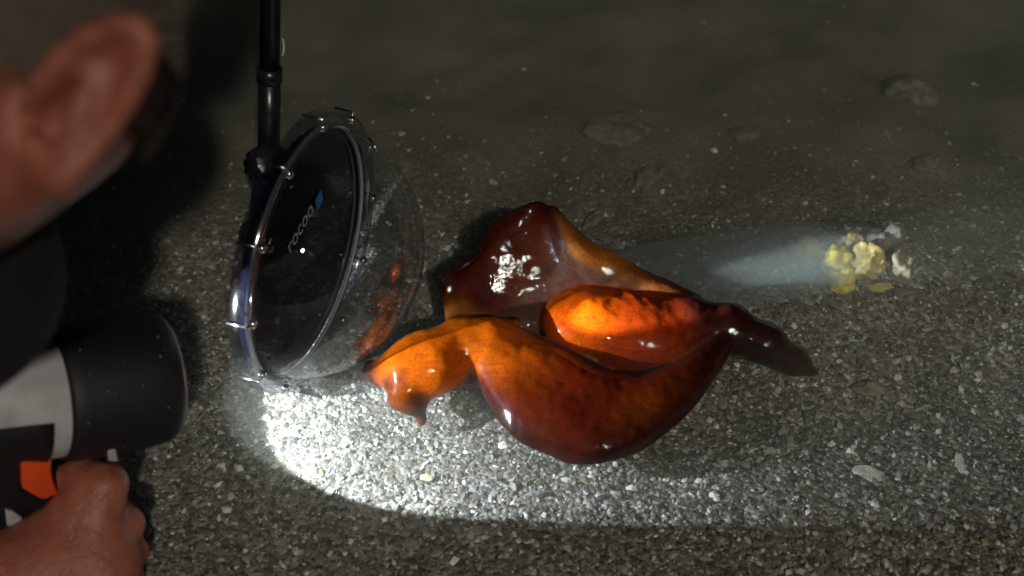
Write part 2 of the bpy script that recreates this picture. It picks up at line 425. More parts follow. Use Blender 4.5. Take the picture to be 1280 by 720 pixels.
rd = [[.005] * 7, [.0042] * 7, [.0034] * 7, [.0026] * 7, [.0018] * 7]
hare.sheet([[PP(q) for q in r] for r in rows], rd, cl, 4, .005)
# the same wing's back half, folded down along the flank
rows = [[(691, 263, .038), (704, 300, .028), (724, 334, .014), (752, 352, .006), (800, 368, .002), (860, 384, -.006)],
        [(694, 264, .038), (722, 308, .028), (750, 328, .015), (782, 344, .007), (822, 361, .001), (866, 380, -.005)],
        [(696, 268, .034), (728, 302, .020), (762, 322, .010), (800, 344, .002), (838, 362, -.004), (872, 376, -.008)]]
cl = [[K0, KG, KG, KG, (.14, .05, .015), KD], [KD, KY, KY, (.20, .065, .01), (.12, .035, .008), KD], [K0, KR, KY, KR, KD, K0]]
hare.sheet([[PP(q) for q in r] for r in rows], [[.003, .003, .004, .005, .005, .005], [.003, .006, .0075, .007, .007, .006], [.003, .005, .006, .006, .006, .005]], cl, 4, .004)
hare.chain([P(706, 362, -.010), P(724, 356, -.006), P(748, 362, -.008)], [.010, .010, .010], .006, [KG, KG, KG])
# head, neck, oral tentacles, dewlap (carried at the surface)
def H(px, py, z): return P(px, py, z + .011)
hare.chain([H(612, 432, -.012), H(574, 431, -.012), H(540, 450, -.012), H(508, 466, -.016)], [.022, .018, .019, .017], .013, [KO, KO, KO, KO])
hare.ell(H(528, 458, -.013), (.030, .026, .019), np.eye(3), .014, KO)
hare.chain([H(506, 464, -.013), H(488, 464, -.016), H(470, 463, -.020)], [.0165, .0112, .0085], .005, [KO, (.14, .020, .002), K0])
hare.chain([H(461, 455, -.019), H(462, 464, -.022), H(473, 475, -.025)], [.0040, .0056, .0056], .003, [K0, K0, K0])
hare.chain([H(514, 474, -.015), H(508, 490, -.019), H(518, 503, -.025)], [.0185, .0155, .0105], .005, [(.40, .075, .002), (.12, .022, .002), KD])
hare.chain([H(521, 508, -.027), H(525, 516, -.031), H(527, 522, -.034), H(527, 527, -.036)], [.0065, .0036, .0036, .0042], .003, [KD, KD, (.10, .022, .008), (.10, .022, .008)])
hare.ell(H(483, 484, -.012), (.0034, .0042, .012), np.eye(3), .004, KD, sub=True)
hare.ell(H(495, 472, .004), (.006, .0012, .004), np.array([[.7, .7, 0], [-.7, .7, 0], [0, 0, 1.]]), .002, KD, sub=True)
hare.sheet([[P(545, 464, -.004), P(575, 462, -.004), P(604, 454, -.002)], [P(540, 480, -.010), P(572, 476, -.012), P(606, 478, -.010)], [P(536, 487, -.018), P(570, 484, -.022), P(608, 486, -.020)]], [[.005] * 3, [.004] * 3, [.0028] * 3], [[KP] * 3, [KP] * 3, [(.05, .03, .034)] * 3], 3, .005)
# rolled seam where the wings meet over the neck
hare.chain([P(566, 404, -.002), P(610, 402, .002), P(650, 400, .0)], [.0025, .003, .0025], .003, [KD, KD, KD])
hV, hF, hC = hare.mesh(12)
for i in range(len(hV)):                                   # soft lumps and small folds of living tissue
    p = Vector(hV[i]); a = 1.1 * noise.noise(p * 38) + .5 * noise.noise(Vector((p.x * 60 + p.y * 110, p.y * 60 - p.x * 110, p.z * 160)))
    hV[i] += np.array([.3 * a, .3 * a, a]) * .0011
m_hare = mat('wet_sea_hare_skin', rough=.45)
N, L, b = nodes(m_hare)
use_col(m_hare, 55, .32)
sk_in = [l.from_socket for l in b.inputs['Base Color'].links][0]
tcn = N.new('ShaderNodeTexCoord'); mp = N.new('ShaderNodeMapping'); mp.inputs['Rotation'].default_value = (0, 0, R(35)); mp.inputs['Scale'].default_value = (1, 7, 1)
st = N.new('ShaderNodeTexNoise'); st.inputs['Scale'].default_value = 75; st.inputs['Detail'].default_value = 5; st.inputs['Distortion'].default_value = .6
L.new(tcn.outputs['Object'], mp.inputs['Vector']); L.new(mp.outputs[0], st.inputs['Vector'])
sp = N.new('ShaderNodeTexNoise'); sp.inputs['Scale'].default_value = 520; sp.inputs['Detail'].default_value = 3; L.new(tcn.outputs['Object'], sp.inputs['Vector'])
cur = sk_in
for src, lo_, a0, a1 in ((st, .40, .90, 1.04), (sp, .35, .82, 1.15)):
    mr = N.new('ShaderNodeMapRange'); mr.inputs[1].default_value = lo_; mr.inputs[2].default_value = .6; mr.inputs[3].default_value = a0; mr.inputs[4].default_value = a1
    L.new(src.outputs[0], mr.inputs[0]); vm = N.new('ShaderNodeVectorMath'); vm.operation = 'SCALE'; L.new(cur, vm.inputs[0]); L.new(mr.outputs[0], vm.inputs['Scale']); cur = vm.outputs[0]
L.new(cur, b.inputs['Base Color'])
b.inputs['Specular IOR Level'].default_value = .05; b.inputs['Subsurface Weight'].default_value = .6; b.inputs['Subsurface Radius'].default_value = (1.0, .28, .06)
b.inputs['Subsurface Scale'].default_value = .009
b.inputs['Coat Weight'].default_value = .5; b.inputs['Coat Roughness'].default_value = .03
tcn = N.new('ShaderNodeTexCoord'); n1 = N.new('ShaderNodeTexNoise'); n1.inputs['Scale'].default_value = 420; n1.inputs['Detail'].default_value = 4
n2 = N.new('ShaderNodeTexNoise'); n2.inputs['Scale'].default_value = 90; n2.inputs['Detail'].default_value = 7; n2.inputs['Distortion'].default_value = 1.0
L.new(tcn.outputs['Object'], n1.inputs['Vector']); L.new(tcn.outputs['Object'], n2.inputs['Vector'])
b1 = N.new('ShaderNodeBump'); b1.inputs['Strength'].default_value = .3; b1.inputs['Distance'].default_value = .0004
b2 = N.new('ShaderNodeBump'); b2.inputs['Strength'].default_value = .22; b2.inputs['Distance'].default_value = .002
L.new(n1.outputs[0], b1.inputs['Height']); L.new(n2.outputs[0], b2.inputs['Height']); L.new(b2.outputs[0], b1.inputs['Normal'])
L.new(b1.outputs[0], b.inputs['Normal']); L.new(b1.outputs[0], b.inputs['Coat Normal'])
o = mesh_obj('sea_hare', hV, hF, m_hare, base=HB, cols=hC)
tag(o, 'large glossy red brown sea hare with orange head lying in the shallow pool', 'sea hare')

# ================================================================== WATER
DOME_C = Pd(385, 315, .864); DOME_N = np.array([.95, -.31, -.013]); DOME_N /= np.linalg.norm(DOME_N); DOME_R = .098
wc = DOME_C[:2]; wr = math.sqrt(DOME_R ** 2 - DOME_C[2] ** 2)
k0 = int(round((0 - hare.lo[2]) / hare.h)); HS = hare.D[:, :, k0]
def water_z(x, y):
    z = .0006 * hnoise(x, y, 22, 1) + .0003 * hnoise(x, y, 60, 2)
    if abs(x) < .7 and abs(y) < .7:
        dd = math.hypot(x - wc[0], y - wc[1]) - wr
        side = (x - wc[0]) * DOME_N[0] + (y - wc[1]) * DOME_N[1]
        if dd > 0 and side > -.03: z += .0045 * math.exp(-dd / .006)
        i = int(round((x - hare.lo[0]) / hare.h)); j = int(round((y - hare.lo[1]) / hare.h))
        if 0 <= i < HS.shape[0] and 0 <= j < HS.shape[1] and HS[i, j] < .03:
            z += .0022 * math.exp(-max(HS[i, j], 0) / .004)
    return z
m_water = bpy.data.materials.new('pool_water'); m_water.use_nodes = True
N, L = m_water.node_tree.nodes, m_water.node_tree.links; N.clear()
out = N.new('ShaderNodeOutputMaterial'); tr = N.new('ShaderNodeBsdfTransparent'); gl = N.new('ShaderNodeBsdfGlossy'); mx = N.new('ShaderNodeMixShader')
gl.inputs['Roughness'].default_value = .02; tr.inputs[0].default_value = (.97, .99, .98, 1)
tcn = N.new('ShaderNodeTexCoord'); n1 = N.new('ShaderNodeTexNoise'); n1.inputs['Scale'].default_value = 45; n1.inputs['Detail'].default_value = 3
bp = N.new('ShaderNodeBump'); bp.inputs['Strength'].default_value = .25; bp.inputs['Distance'].default_value = .003
L.new(tcn.outputs['Object'], n1.inputs['Vector']); L.new(n1.outputs[0], bp.inputs['Height']); L.new(bp.outputs[0], gl.inputs['Normal'])
L.new(schlick(N, L, .02, bp.outputs[0]), mx.inputs[0]); L.new(tr.outputs[0], mx.inputs[1]); L.new(gl.outputs[0], mx.inputs[2]); L.new(mx.outputs[0], out.inputs['Surface'])
pv = N.new('ShaderNodeVolumePrincipled'); pv.inputs['Color'].default_value = (.68, .71, .62, 1); pv.inputs['Density'].default_value = 3.3; pv.inputs['Anisotropy'].default_value = .3
pv.inputs['Absorption Color'].default_value = (.45, .5, .42, 1)
L.new(pv.outputs[0], out.inputs['Volume'])
xs = axis_grid(-.45, .45, .0034, 6.5); ys = axis_grid(-.28, .40, .0034, 6.5)
w = height_sheet('water', xs, ys, water_z, m_water)
bm = bmesh.new(); bm.from_mesh(w.data)                       # close the sheet into a body of water
edges = [e for e in bm.edges if e.is_boundary]
ret = bmesh.ops.extrude_edge_only(bm, edges=edges)
for v in [g for g in ret['geom'] if isinstance(g, bmesh.types.BMVert)]: v.co.z = -.9
bmesh.ops.contextual_create(bm, geom=[e for e in bm.edges if e.is_boundary])
bmesh.ops.recalc_face_normals(bm, faces=bm.faces)
bm.to_mesh(w.data); bm.free()
tag(w, 'shallow clear murky sea water filling the pool', 'water', kind='structure')

# silty haze volume added behind the animal so the torch beam shows
m_silt_haze = bpy.data.materials.new('added_silt_haze'); m_silt_haze.use_nodes = True
N, L = m_silt_haze.node_tree.nodes, m_silt_haze.node_tree.links; N.clear()
out = N.new('ShaderNodeOutputMaterial'); pv = N.new('ShaderNodeVolumePrincipled'); pv.inputs['Color'].default_value = (.70, .78, .80, 1)
pv.inputs['Density'].default_value = 17; pv.inputs['Anisotropy'].default_value = .2; L.new(pv.outputs[0], out.inputs['Volume'])
bm = bmesh.new(); bmesh.ops.create_icosphere(bm, subdivisions=4, radius=1)
cc = P(905, 337, -.021)
for v in bm.verts:
    k = 1 + .18 * noise.noise(v.co * 2.2); v.co = Vector((v.co.x * .15 * k, v.co.y * .042 * k, v.co.z * .020 * k)); v.co.rotate(Matrix.Rotation(R(10), 3, 'Z')); v.co += Vector(cc)
tag(from_bm('silt_beam_haze', bm, m_silt_haze, base=cc), 'faint silty haze added in the water behind the tail to show the beam', 'silt', kind='stuff')

# ================================================================== STONES
def stone(name, px, py, rpx, squash, m, label, seed, stretch=1.0, turn=0., lift=.25, rough=.42, z=None):
    c = G(px, py) if z is None else P(px, py, z)
    dist = float((c - CAM) @ FW); r = rpx * dist / FPX
    bm = bmesh.new(); bmesh.ops.create_icosphere(bm, subdivisions=4, radius=1)
    for v in bm.verts:
        d = v.co.normalized()
        k = 1 + rough * noise.noise(d * 1.4 + Vector((seed * 3.1, 0, 0))) + rough * .5 * noise.noise(d * 3.2 + Vector((0, seed * 2.3, 0))) + rough * .22 * noise.noise(d * 8 + Vector((0, 0, seed)))
        q = d * k; q = Vector((q.x * stretch, q.y / stretch ** .5, q.z * squash))
        q.rotate(Matrix.Rotation(turn, 3, 'Z')); v.co = q * r
    c = c + np.array([0, 0, r * squash * lift])
    for v in bm.verts: v.co += Vector(c)
    o = from_bm(name, bm, m, base=(c[0], c[1], c[2] - r * squash * .6))
    return tag(o, label, 'stone')
def rockmat(name, c0, c1, sc=120, rough=.6):
    m = mat(name, rough=rough); add_mottle(m, sc, c0, c1, .3, .7); add_bump(m, sc * 3, .6, .0015); return m
m_yel = rockmat('yellow_crust', (.50, .36, .03), (.80, .66, .10)); m_crm = rockmat('cream_crust', (.30, .23, .07), (.62, .50, .22))
m_gry = rockmat('grey_stone', (.07, .066, .053), (.20, .185, .15)); m_tan = rockmat('tan_stone', (.15, .125, .08), (.30, .26, .18)); m_drk = rockmat('dark_stone', (.07, .065, .05), (.16, .145, .11))
stone('stone', 1052, 354, 15, 1.25, m_yel, 'small bright yellow stone, lowest and brightest of the lit cluster', 1, 1.15)
stone('stone', 1043, 331, 17, 1.4, m_yel, 'yellow crusted stone just above the brightest yellow one', 2, 1.1, .8)
stone('stone', 1016, 318, 19, .9, m_crm, 'long pale stone at the left end of the lit cluster', 3, 1.7, -.7)
stone('stone', 1082, 330, 23, 1.0, m_crm, 'cream stone in the middle of the lit cluster', 4, 1.05, 1.2)
stone('stone', 1062, 308, 14, 1.2, m_crm, 'small pale stone on the top edge of the lit cluster', 5)
stone('stone', 1122, 334, 19, 1.0, m_tan, 'brown stone at the right end of the lit cluster', 6, 1.1, 1.4)
stone('stone', 1108, 304, 20, 1.0, m_gry, 'dim stone at the upper right of the lit cluster', 7, 1.3, .3)
stone('stone', 1098, 360, 9, .5, m_crm, 'flat pale chip of stone beneath the lit cluster', 8, 1.8, .1)
stone('stone', 1124, 364, 9, .5, m_gry, 'flat grey chip of stone under the right end of the lit cluster', 9, 1.9, -.1)
stone('stone', 1086, 487, 13, .6, m_tan, 'rounded tan stone on the sand right of the tail', 10, 1.4, .1)
stone('stone', 1152, 206, 15, .5, m_gry, 'oblong grey stone above the lit cluster', 11, 1.5, .5)
stone('stone', 1136, 118, 26, .6, m_gry, 'large dim rounded stone near the upper right', 12, 1.2)
stone('stone', 766, 166, 34, .3, m_gry, 'large flat dim stone behind the tall wing of the sea hare', 13, 1.3, .1)
stone('stone', 808, 224, 17, .4, m_gry, 'dim stone between the large flat one and the tall wing', 14, 1.5, .9)
stone('stone', 742, 274, 10, .5, m_gry, 'small stone close behind the crest of the tall wing', 15, 2.0, .9)
stone('stone', 1102, 172, 13, .6, m_tan, 'small dim stone beneath the large rounded one', 16, 1.2)
stone('stone', 1000, 96, 16, .5, m_drk, 'small dark stone near the top of the pool', 17, 1.3)
stone('stone', 930, 168, 15, .4, m_drk, 'low dark stone in the open water behind the sea hare', 18, 1.6, .4)
m_shell = rockmat('old_shell', (.45, .42, .36), (.75, .72, .66), 200, .45)
m_ysh = rockmat('yellow_shell', (.40, .36, .20), (.58, .53, .33), 200, .45)
def shell_piece(px, py, rpx, m, label, seed, stretch=1.4, turn=0.):
    o = stone('shell_fragment', px, py, rpx, .22, m, label, seed, stretch, turn, .5, .35); o['category'] = 'shell'
shell_piece(1086, 596, 16, m_shell, 'ragged pale shell fragment on the sand below the tan stone', 21, 1.5, -.2)
shell_piece(706, 690, 9, m_shell, 'small triangular white shell fragment at the bottom edge', 22, 1.1, .6)
shell_piece(534, 597, 6, m_ysh, 'yellowish shell fragment in the bright light below the head', 23, 1.4, -.2)
shell_piece(905, 582, 10, m_shell, 'flat white shell fragment right below the near wing', 24, 1.6, .1)
shell_piece(1200, 580, 8, m_shell, 'upright sliver of pale shell at the far right', 25, 2.0, 1.5)
shell_piece(380, 596, 9, m_shell, 'white shell fragment on the rim of the bright patch of light', 26, 1.3, .4)
shell_piece(244, 624, 10, m_gry, 'grey shell fragment on the dark sand beside the hand', 27, 1.3, .2)

# ================================================================== DOME PORT ON ITS POLE
m_black = mat('black_plastic', (.012, .012, .014), .28); add_bump(m_black, 300, .1, .0005)
m_plate = mat('gloss_black_plate', (.005, .005, .010), .04); m_plate.node_tree.nodes['Principled BSDF'].inputs['IOR'].default_value = 1.75
def clear_mat(name, tint, ior, rough=.01, extra=0.0, scratch=False):
    m = bpy.data.materials.new(name); m.use_nodes = True; N, L = m.node_tree.nodes, m.node_tree.links; N.clear()
    out = N.new('ShaderNodeOutputMaterial'); tr = N.new('ShaderNodeBsdfTransparent'); gl = N.new('ShaderNodeBsdfGlossy'); mx = N.new('ShaderNodeMixShader')
    gl.inputs['Roughness'].default_value = rough; tr.inputs[0].default_value = (*tint, 1)
    f0 = ((ior - 1) / (ior + 1)) ** 2 + extra
    L.new(schlick(N, L, f0), mx.inputs[0]); L.new(tr.outputs[0], mx.inputs[1]); L.new(gl.outputs[0], mx.inputs[2]); L.new(mx.outputs[0], out.inputs['Surface'])
    return m
m_dome = clear_mat('clear_dome_acrylic', (.95, .95, .97), 1.5, .01, .06)
m_ring = clear_mat('clear_ring_acrylic', (.78, .80, .85), 1.5, .08, .20)
m_steel = mat('steel', (.62, .62, .64), .22, Metallic=1.0)
dome = empty('dome_port', DOME_C - np.array([0, 0, .108]))
tag(dome, 'clear half dome camera port with bolted rim half sunk in the water', 'dome port')
def part(name, vf, m, parent, smooth=True): return mesh_obj(name, vf[0], vf[1], m, parent, smooth)
prof = [(DOME_R * math.sin(t) * .88 + .002, DOME_R * math.cos(t)) for t in np.linspace(0, math.pi / 2 - .004, 40)]
part('dome', lathe(prof, DOME_C, DOME_N, 96), m_dome, dome)
plate = part('back_plate', lathe([(-.006, .0005), (-.006, .0985), (-.001, .0985), (-.001, .0005)], DOME_C, DOME_N, 96), m_plate, dome, False)
ring = part('rim', lathe([(.0, .1015), (.008, .1015), (.0085, .103), (.0085, .1095), (.0075, .111), (-.0065, .111), (-.0075, .110), (-.0075, .1085), (.0, .1085)], DOME_C, DOME_N, 128, closed=True), m_ring, dome)
part('seal', lathe([(.0005, .0975), (.003, .0975), (.003, .1012), (.0005, .1012)], DOME_C, DOME_N, 128, closed=True), mat('grey_seal', (.30, .31, .36), .3), dome)
a_, h_, w_ = frame_of(DOME_N)
for k in range(12):
    t = 2 * math.pi * (k + .35) / 12; ctr = DOME_C + (h_ * math.cos(t) + w_ * math.sin(t)) * .106
    part('bolt', lathe([(.008, .0008), (.0115, .0009), (.0118, .0026), (.0105, .0034), (.0075, .0034)], ctr, DOME_N, 14), m_steel, ring)
    part('clip', tube([ctr + DOME_N * .009, ctr + DOME_N * .009 + (h_ * math.cos(t) + w_ * math.sin(t)) * .006, ctr - DOME_N * .007 + (h_ * math.cos(t) + w_ * math.sin(t)) * .0062], .0011, 8), m_steel, ring)
# safety pin sticking out at the top
q0 = Pd(461, 172, .83); q1 = Pd(472, 189, .828)
part('pin', tube([q0, q1], .0009, 8), m_steel, dome)
# emblem and lettering printed on the plate
def on_plate(px, py, off=.0006):
    r = ray(px, py); t = ((DOME_C + DOME_N * off - CAM) @ DOME_N) / (r @ DOME_N); return CAM + r * t
m_blue = mat('blue_print', (.02, .20, .62), .35); m_print = mat('grey_print', (.42, .43, .46), .4)
dia = [on_plate(*q) for q in ((401, 237), (404, 249), (397, 263), (394, 251))]
part('emblem', (np.array(dia), [[0, 1, 2, 3]]), m_blue, plate, False)
cu = bpy.data.curves.new('lettering', 'FONT'); cu.body = 'rocoo'; cu.size = 1; cu.align_x = 'LEFT'
tmp = bpy.data.objects.new('lettering_source', cu); SC.collection.objects.link(tmp)
dg = bpy.context.evaluated_depsgraph_get(); me = bpy.data.meshes.new_from_object(tmp.evaluated_get(dg))
tv = np.array([v.co[:] for v in me.vertices]); tf = [list(p.vertices) for p in me.polygons]
bpy.data.objects.remove(tmp); bpy.data.curves.remove(cu)
tv[:, 0] -= tv[:, 0].min(); tw = tv[:, 0].max(); th = tv[:, 1].max()
A = on_plate(363, 317, .0008); B = on_plate(392, 264, .0008); side = np.cross(DOME_N, (B - A) / np.linalg.norm(B - A))
lv = np.array([A + (B - A) * (x / tw) + side * (y / th * .0095) for x, y, _ in tv])
mesh_obj('lettering', lv, tf, m_print, plate, False)
# camera housing, knobs and pole behind the plate
back = DOME_C - DOME_N * .007
hb = prism([back + h_ * a + w_ * c for a, c in ((.035, .030), (.035, -.030), (-.040, -.030), (-.040, .030))], -DOME_N * .002, -DOME_N * .030, .004)
from_bm('camera_housing', hb, m_black, dome)
def knob(px, py, d, r, ln, ax):
    c = Pd(px, py, d); n = 18
    prof = [(-ln, .001), (-ln, r * .8), (-ln * .8, r), (ln * .8, r), (ln, r * .8), (ln, .001)]
    vs, fs = lathe(prof, c, ax, 36)
    for i in range(len(vs)):
        k = i % 36; q = vs[i] - c; al = (q @ ax) * ax
        if np.linalg.norm(q - al) > r * .9 and k % 3 == 0: vs[i] = c + al + (q - al) * .9
    part('knob', (vs, fs), m_black, dome)
ka = camvec(.55, .1, .83); ka /= np.linalg.norm(ka)
knob(334, 205, .915, .0165, .013, ka)
knob(322, 292, .905, .013, .012, ka)
part('mount_arm', tube([Pd(337, 190, .925), Pd(330, 240, .915), Pd(325, 290, .910), back - DOME_N * .03], [.010, .010, .010, .009], 14), m_black, dome)
pole = empty('selfie_pole', Pd(336, 205, .925)); tag(pole, 'slim black pole rising from the back of the dome out of frame', 'pole')
p0 = Pd(336, 214, .925); p2 = Pd(341, -400, .72); p1 = p0 + (p2 - p0) * .24; p3 = p0 + (p2 - p0) * 1.6
part('lower_tube', tube([p0, p1], .0088, 24), m_black, pole)
part('upper_tube', tube([p1 + (p0 - p1) * .02, p3], .0078, 24), m_black, pole)
part('collar', lathe([(-.006, .0088), (-.006, .0100), (.006, .0100), (.006, .0080)], p1, p2 - p1, 24), m_black, pole)
lp = [Pd(353 + 2 * math.sin(t * 3.1), 48 + 22 * t, .885) for t in np.linspace(0, 1, 12)]
part('wrist_cord', tube(lp, .0009, 6), mat('pale_cord', (.4, .4, .4), .6), pole)

# ================================================================== HAND TORCH
YAW, TP = R(30), R(22)
TD = np.array([math.cos(YAW) * math.cos(TP), math.sin(YAW) * math.cos(TP), -math.sin(TP)])
TF = Pd(203, 471, .755)                                        # centre of the front rim
TE = -(np.array([0, 0, 1.]) - TD[2] * TD); TE /= np.linalg.norm(TE); TW = np.cross(TE, TD)   # TW faces the camera side
if TW @ -FW < 0: TW = -TW
def tp(px, py, off):                                         # pixel -> point on the torch's side plane, off metres towards the camera
    r = ray(px, py); t = ((TF + TW * off - CAM) @ TW) / (r @ TW); return CAM + r * t
m_white = mat('white_casing', (.44, .43, .45), .42); add_bump(m_white, 500, .08, .0004); add_mottle(m_white, 45, (.34, .33, .34), (.46, .45, .47), .3, .6)
m_rub = mat('black_rubber', (.006, .006, .008), .6); add_bump(m_rub, 900, .3, .0006)
m_org = mat('orange_trigger', (.85, .09, .015), .4)
m_refl = mat('reflector', (.85, .85, .85), .12, Metallic=1.0)
torch = empty('hand_torch', TF - TD * .1 + TE * .09)
tag(torch, 'white and black pistol grip torch with orange trigger shining on the sand', 'torch')
part('bezel', lathe([(-.004, .0385), (0, .0392), (.001, .0408), (-.002, .0428), (-.009, .0444), (-.020, .0450), (-.060, .0445), (-.066, .0440), (-.070, .0425), (-.070, .036)], TF, TD, 80), m_rub, torch)
part('casing', lathe([(-.064, .0400), (-.076, .0400), (-.090, .0375), (-.11, .0345), (-.14, .031), (-.18, .029), (-.19, .025), (-.193, .001)], TF, TD, 72), m_white, torch)
part('rim_ring', lathe([(.0004, .0396), (.0020, .0400), (.0020, .0410), (.0004, .0414)], TF, TD, 80, closed=True), mat('grey_rim', (.16, .16, .17), .4), torch)
rf = [(-.006 - .044 * (1 - (k / 12) ** 2), .006 + .0322 * k / 12) for k in range(13)]
part('reflector', lathe(rf, TF, TD, 64), m_refl, torch)
part('lens', lathe([(-.0045, .0005), (-.0045, .0384)], TF, TD, 48), clear_mat('torch_glass', (.98, .98, .98), 1.2), torch)
m_led = mat('led', (1, 1, 1), .5); bl = m_led.node_tree.nodes['Principled BSDF']; bl.inputs['Emission Color'].default_value = (1, .98, .95, 1); bl.inputs['Emission Strength'].default_value = 20
part('led', lathe([(-.0505, .0005), (-.0495, .003), (-.0515, .0034)], TF, TD, 20), m_led, torch)
def side_poly(name, pix, off, th, m, bev=.002, parent=None):
    pts = [tp(x, y, off) for x, y in pix]
    return from_bm(name, prism(pts, np.zeros(3), -TW * th, bev), m, parent or torch)
a_, h_, w_ = frame_of(TD)
prof_c = [(-.081, .0395), (-.081, .0412), (-.090, .0390), (-.11, .0360), (-.14, .0325), (-.18, .0305), (-.19, .0265), (-.1945, .001)]
def proj(X):
    v = np.asarray(X) - CAM; d = v @ FW; return 640 + FPX * (v @ RT) / d, 360 - FPX * (v @ UP) / d
sgn = 1 if w_ @ -FW > 0 else -1
t0 = min(np.linspace(.5, 2.6, 200), key=lambda t: abs(proj(TF - TD * .10 + (h_ * math.cos(t) + w_ * sgn * math.sin(t)) * .037)[1] - 533))
tv, tfc = [], []
for sx, r in prof_c:
    for k in range(49):
        t = t0 + (2 * math.pi - 2 * t0) * k / 48; tv.append(TF + TD * sx + (h_ * math.cos(t) + w_ * math.sin(t)) * r)
for i in range(len(prof_c) - 1):
    for k in range(48): tfc.append([i * 49 + k, i * 49 + k + 1, (i + 1) * 49 + k + 1, (i + 1) * 49 + k])
part('lower_shell', (np.array(tv), tfc), m_rub, torch)
side_poly('grip', [(-40, 560), (30, 566), (30, 612), (52, 628), (75, 630), (60, 660), (-30, 720), (-90, 690)], .028, .050, m_rub, .006)
side_poly('trigger', [(27, 571), (66, 569), (64, 585), (66, 602), (73, 617), (57, 625), (48, 623), (28, 611)], .0315, .02, m_org, .0015)
side_poly('casing_tab', [(134, 557), (144, 558), (148, 577), (136, 577)], .043, .004, m_white, .0008)
side_poly('grip_badge', [(7, 638), (18, 641), (28, 648), (26, 656), (9, 658)], .030, .003, m_white, .0008)
bm = bmesh.new()
for _ in range(60):
    t = rng.uniform(0, 2 * math.pi); sx = rng.uniform(-.063, -.008); d = h_ * math.cos(t) + w_ * math.sin(t)
    if d @ -FW < .1: continue
    m4 = Matrix.Translation(Vector(TF + TD * sx + d * .0446)); bmesh.ops.create_icosphere(bm, subdivisions=1, radius=rng.uniform(.0002, .0005), matrix=m4)
o = from_bm('water_drops', bm, mat('water_drop', (.5, .5, .52), .03), torch); o['kind'] = 'stuff'
# its light: wide spill bounded by the rim, and the reflector's tight core
def spot(name, loc, d, half, power, blend, rad, col):
    l = bpy.data.lights.new(name, 'SPOT'); l.energy = power; l.spot_size = 2 * half; l.spot_blend = blend; l.shadow_soft_size = rad; l.color = col
    o = bpy.data.objects.new(name, l); SC.collection.objects.link(o); o.location = loc
    o.rotation_euler = Vector(d).to_track_quat('-Z', 'Y').to_euler(); return o
LP = TF - TD * .05
spot('torch_spill', LP, TD, R(33.2), 28.0, .05, .003, (.84, .92, 1.0))
core_t = P(1060, 336, -.020)
spot('torch_core', LP + TD * .004, core_t - LP, R(3.6), 95.0, .6, .003, (.88, .95, 1.0))

# ================================================================== PERSON (head at upper left, hand round the torch grip)
m_skin = mat('skin', (.40, .20, .135), .5)
b = nodes(m_skin)[2]; b.inputs['Subsurface Weight'].default_value = .3; b.inputs['Subsurface Radius'].default_value = (1, .35, .2); b.inputs['Subsurface Scale'].default_value = .006
add_mottle(m_skin, 60, (.27, .075, .045), (.40, .135, .085), .3, .7); 
N, L, b = nodes(m_skin); tcn = N.new('ShaderNodeTexCoord')
v1 = N.new('ShaderNodeTexVoronoi'); v1.feature = 'DISTANCE_TO_EDGE'; v1.inputs['Scale'].default_value = 520
n1 = N.new('ShaderNodeTexNoise'); n1.inputs['Scale'].default_value = 130; n1.inputs['Detail'].default_value = 8; n1.inputs['Distortion'].default_value = 1.2
for q in (v1, n1): L.new(tcn.outputs['Object'], q.inputs['Vector'])
c1 = N.new('ShaderNodeBump'); c1.inputs['Strength'].default_value = .35; c1.inputs['Distance'].default_value = .0006
c2 = N.new('ShaderNodeBump'); c2.inputs['Strength'].default_value = .55; c2.inputs['Distance'].default_value = .002
L.new(v1.outputs[0], c1.inputs['Height']); L.new(n1.outputs[0], c2.inputs['Height']); L.new(c2.outputs[0], c1.inputs['Normal']); L.new(c1.outputs[0], b.inputs['Normal'])
hl = camvec(.88, .03, .47); hl /= np.linalg.norm(hl)
hu = camvec(.40, 1, .05); hu -= hl * (hu @ hl); hu /= np.linalg.norm(hu); hf = np.cross(hl, hu)
EAR = Pd(58, 168, .375); HC = EAR - hl * .070 + hf * .012 + hu * .010
def hp(l, f, u): return HC + hl * l + hf * f + hu * u
HA = np.stack([hl, hf, hu])
ELB = np.array([-.62, -.36, .12]); SHO = np.array([-.42, -.36, .34]); NECK = Pd(-330, 250, .43)
WRI = Pd(-40, 735, .735)
lo = np.min([HC - .15, WRI - .1, ELB - .06, SHO - .1], 0); SHO2 = SHO + np.array([.03, .12, .07]); ELB2 = np.array([-.12, -.18, .57]); POLE = p0 + (p2 - p0) * 1.18
hi = np.max([HC + .15, Pd(200, 560, .78) + .03, SHO + .08, POLE + .06, ELB2 + .06], 0); lo[2] = -.04
body = Field(lo, hi, .0023)
body.ell(hp(0, -.012, .045), (.073, .094, .080), HA, .02)
body.ell(hp(-.004, .030, -.025), (.052, .060, .068), HA, .03)
body.ell(hp(0, .052, -.082), (.032, .034, .026), HA, .02)       # chin
body.chain([hp(.046, .005, -.040), hp(.034, .045, -.075)], [.013, .012], .02)
body.ell(hp(0, .078, .035), (.050, .014, .012), HA, .012)       # brow
body.chain([hp(0, .088, .020), hp(0, .106, -.012), hp(0, .108, -.022)], [.007, .010, .011], .008)
body.chain([hp(.010, .098, -.024), hp(-.010, .098, -.024)], [.008, .008], .005)
for sgn in (-1, 1):
    body.ell(hp(sgn * .032, .088, .012), (.016, .012, .012), HA, .008, sub=True)
    body.ell(hp(sgn * .032, .078, .012), (.0125, .0125, .0115), HA, .003)
    body.chain([hp(sgn * .045, .064, -.015), hp(sgn * .056, .03, -.008)], [.012, .010], .02)
body.chain([hp(-.022, .088, -.052), hp(0, .094, -.049), hp(.022, .088, -.052)], [.004, .006, .004], .004)
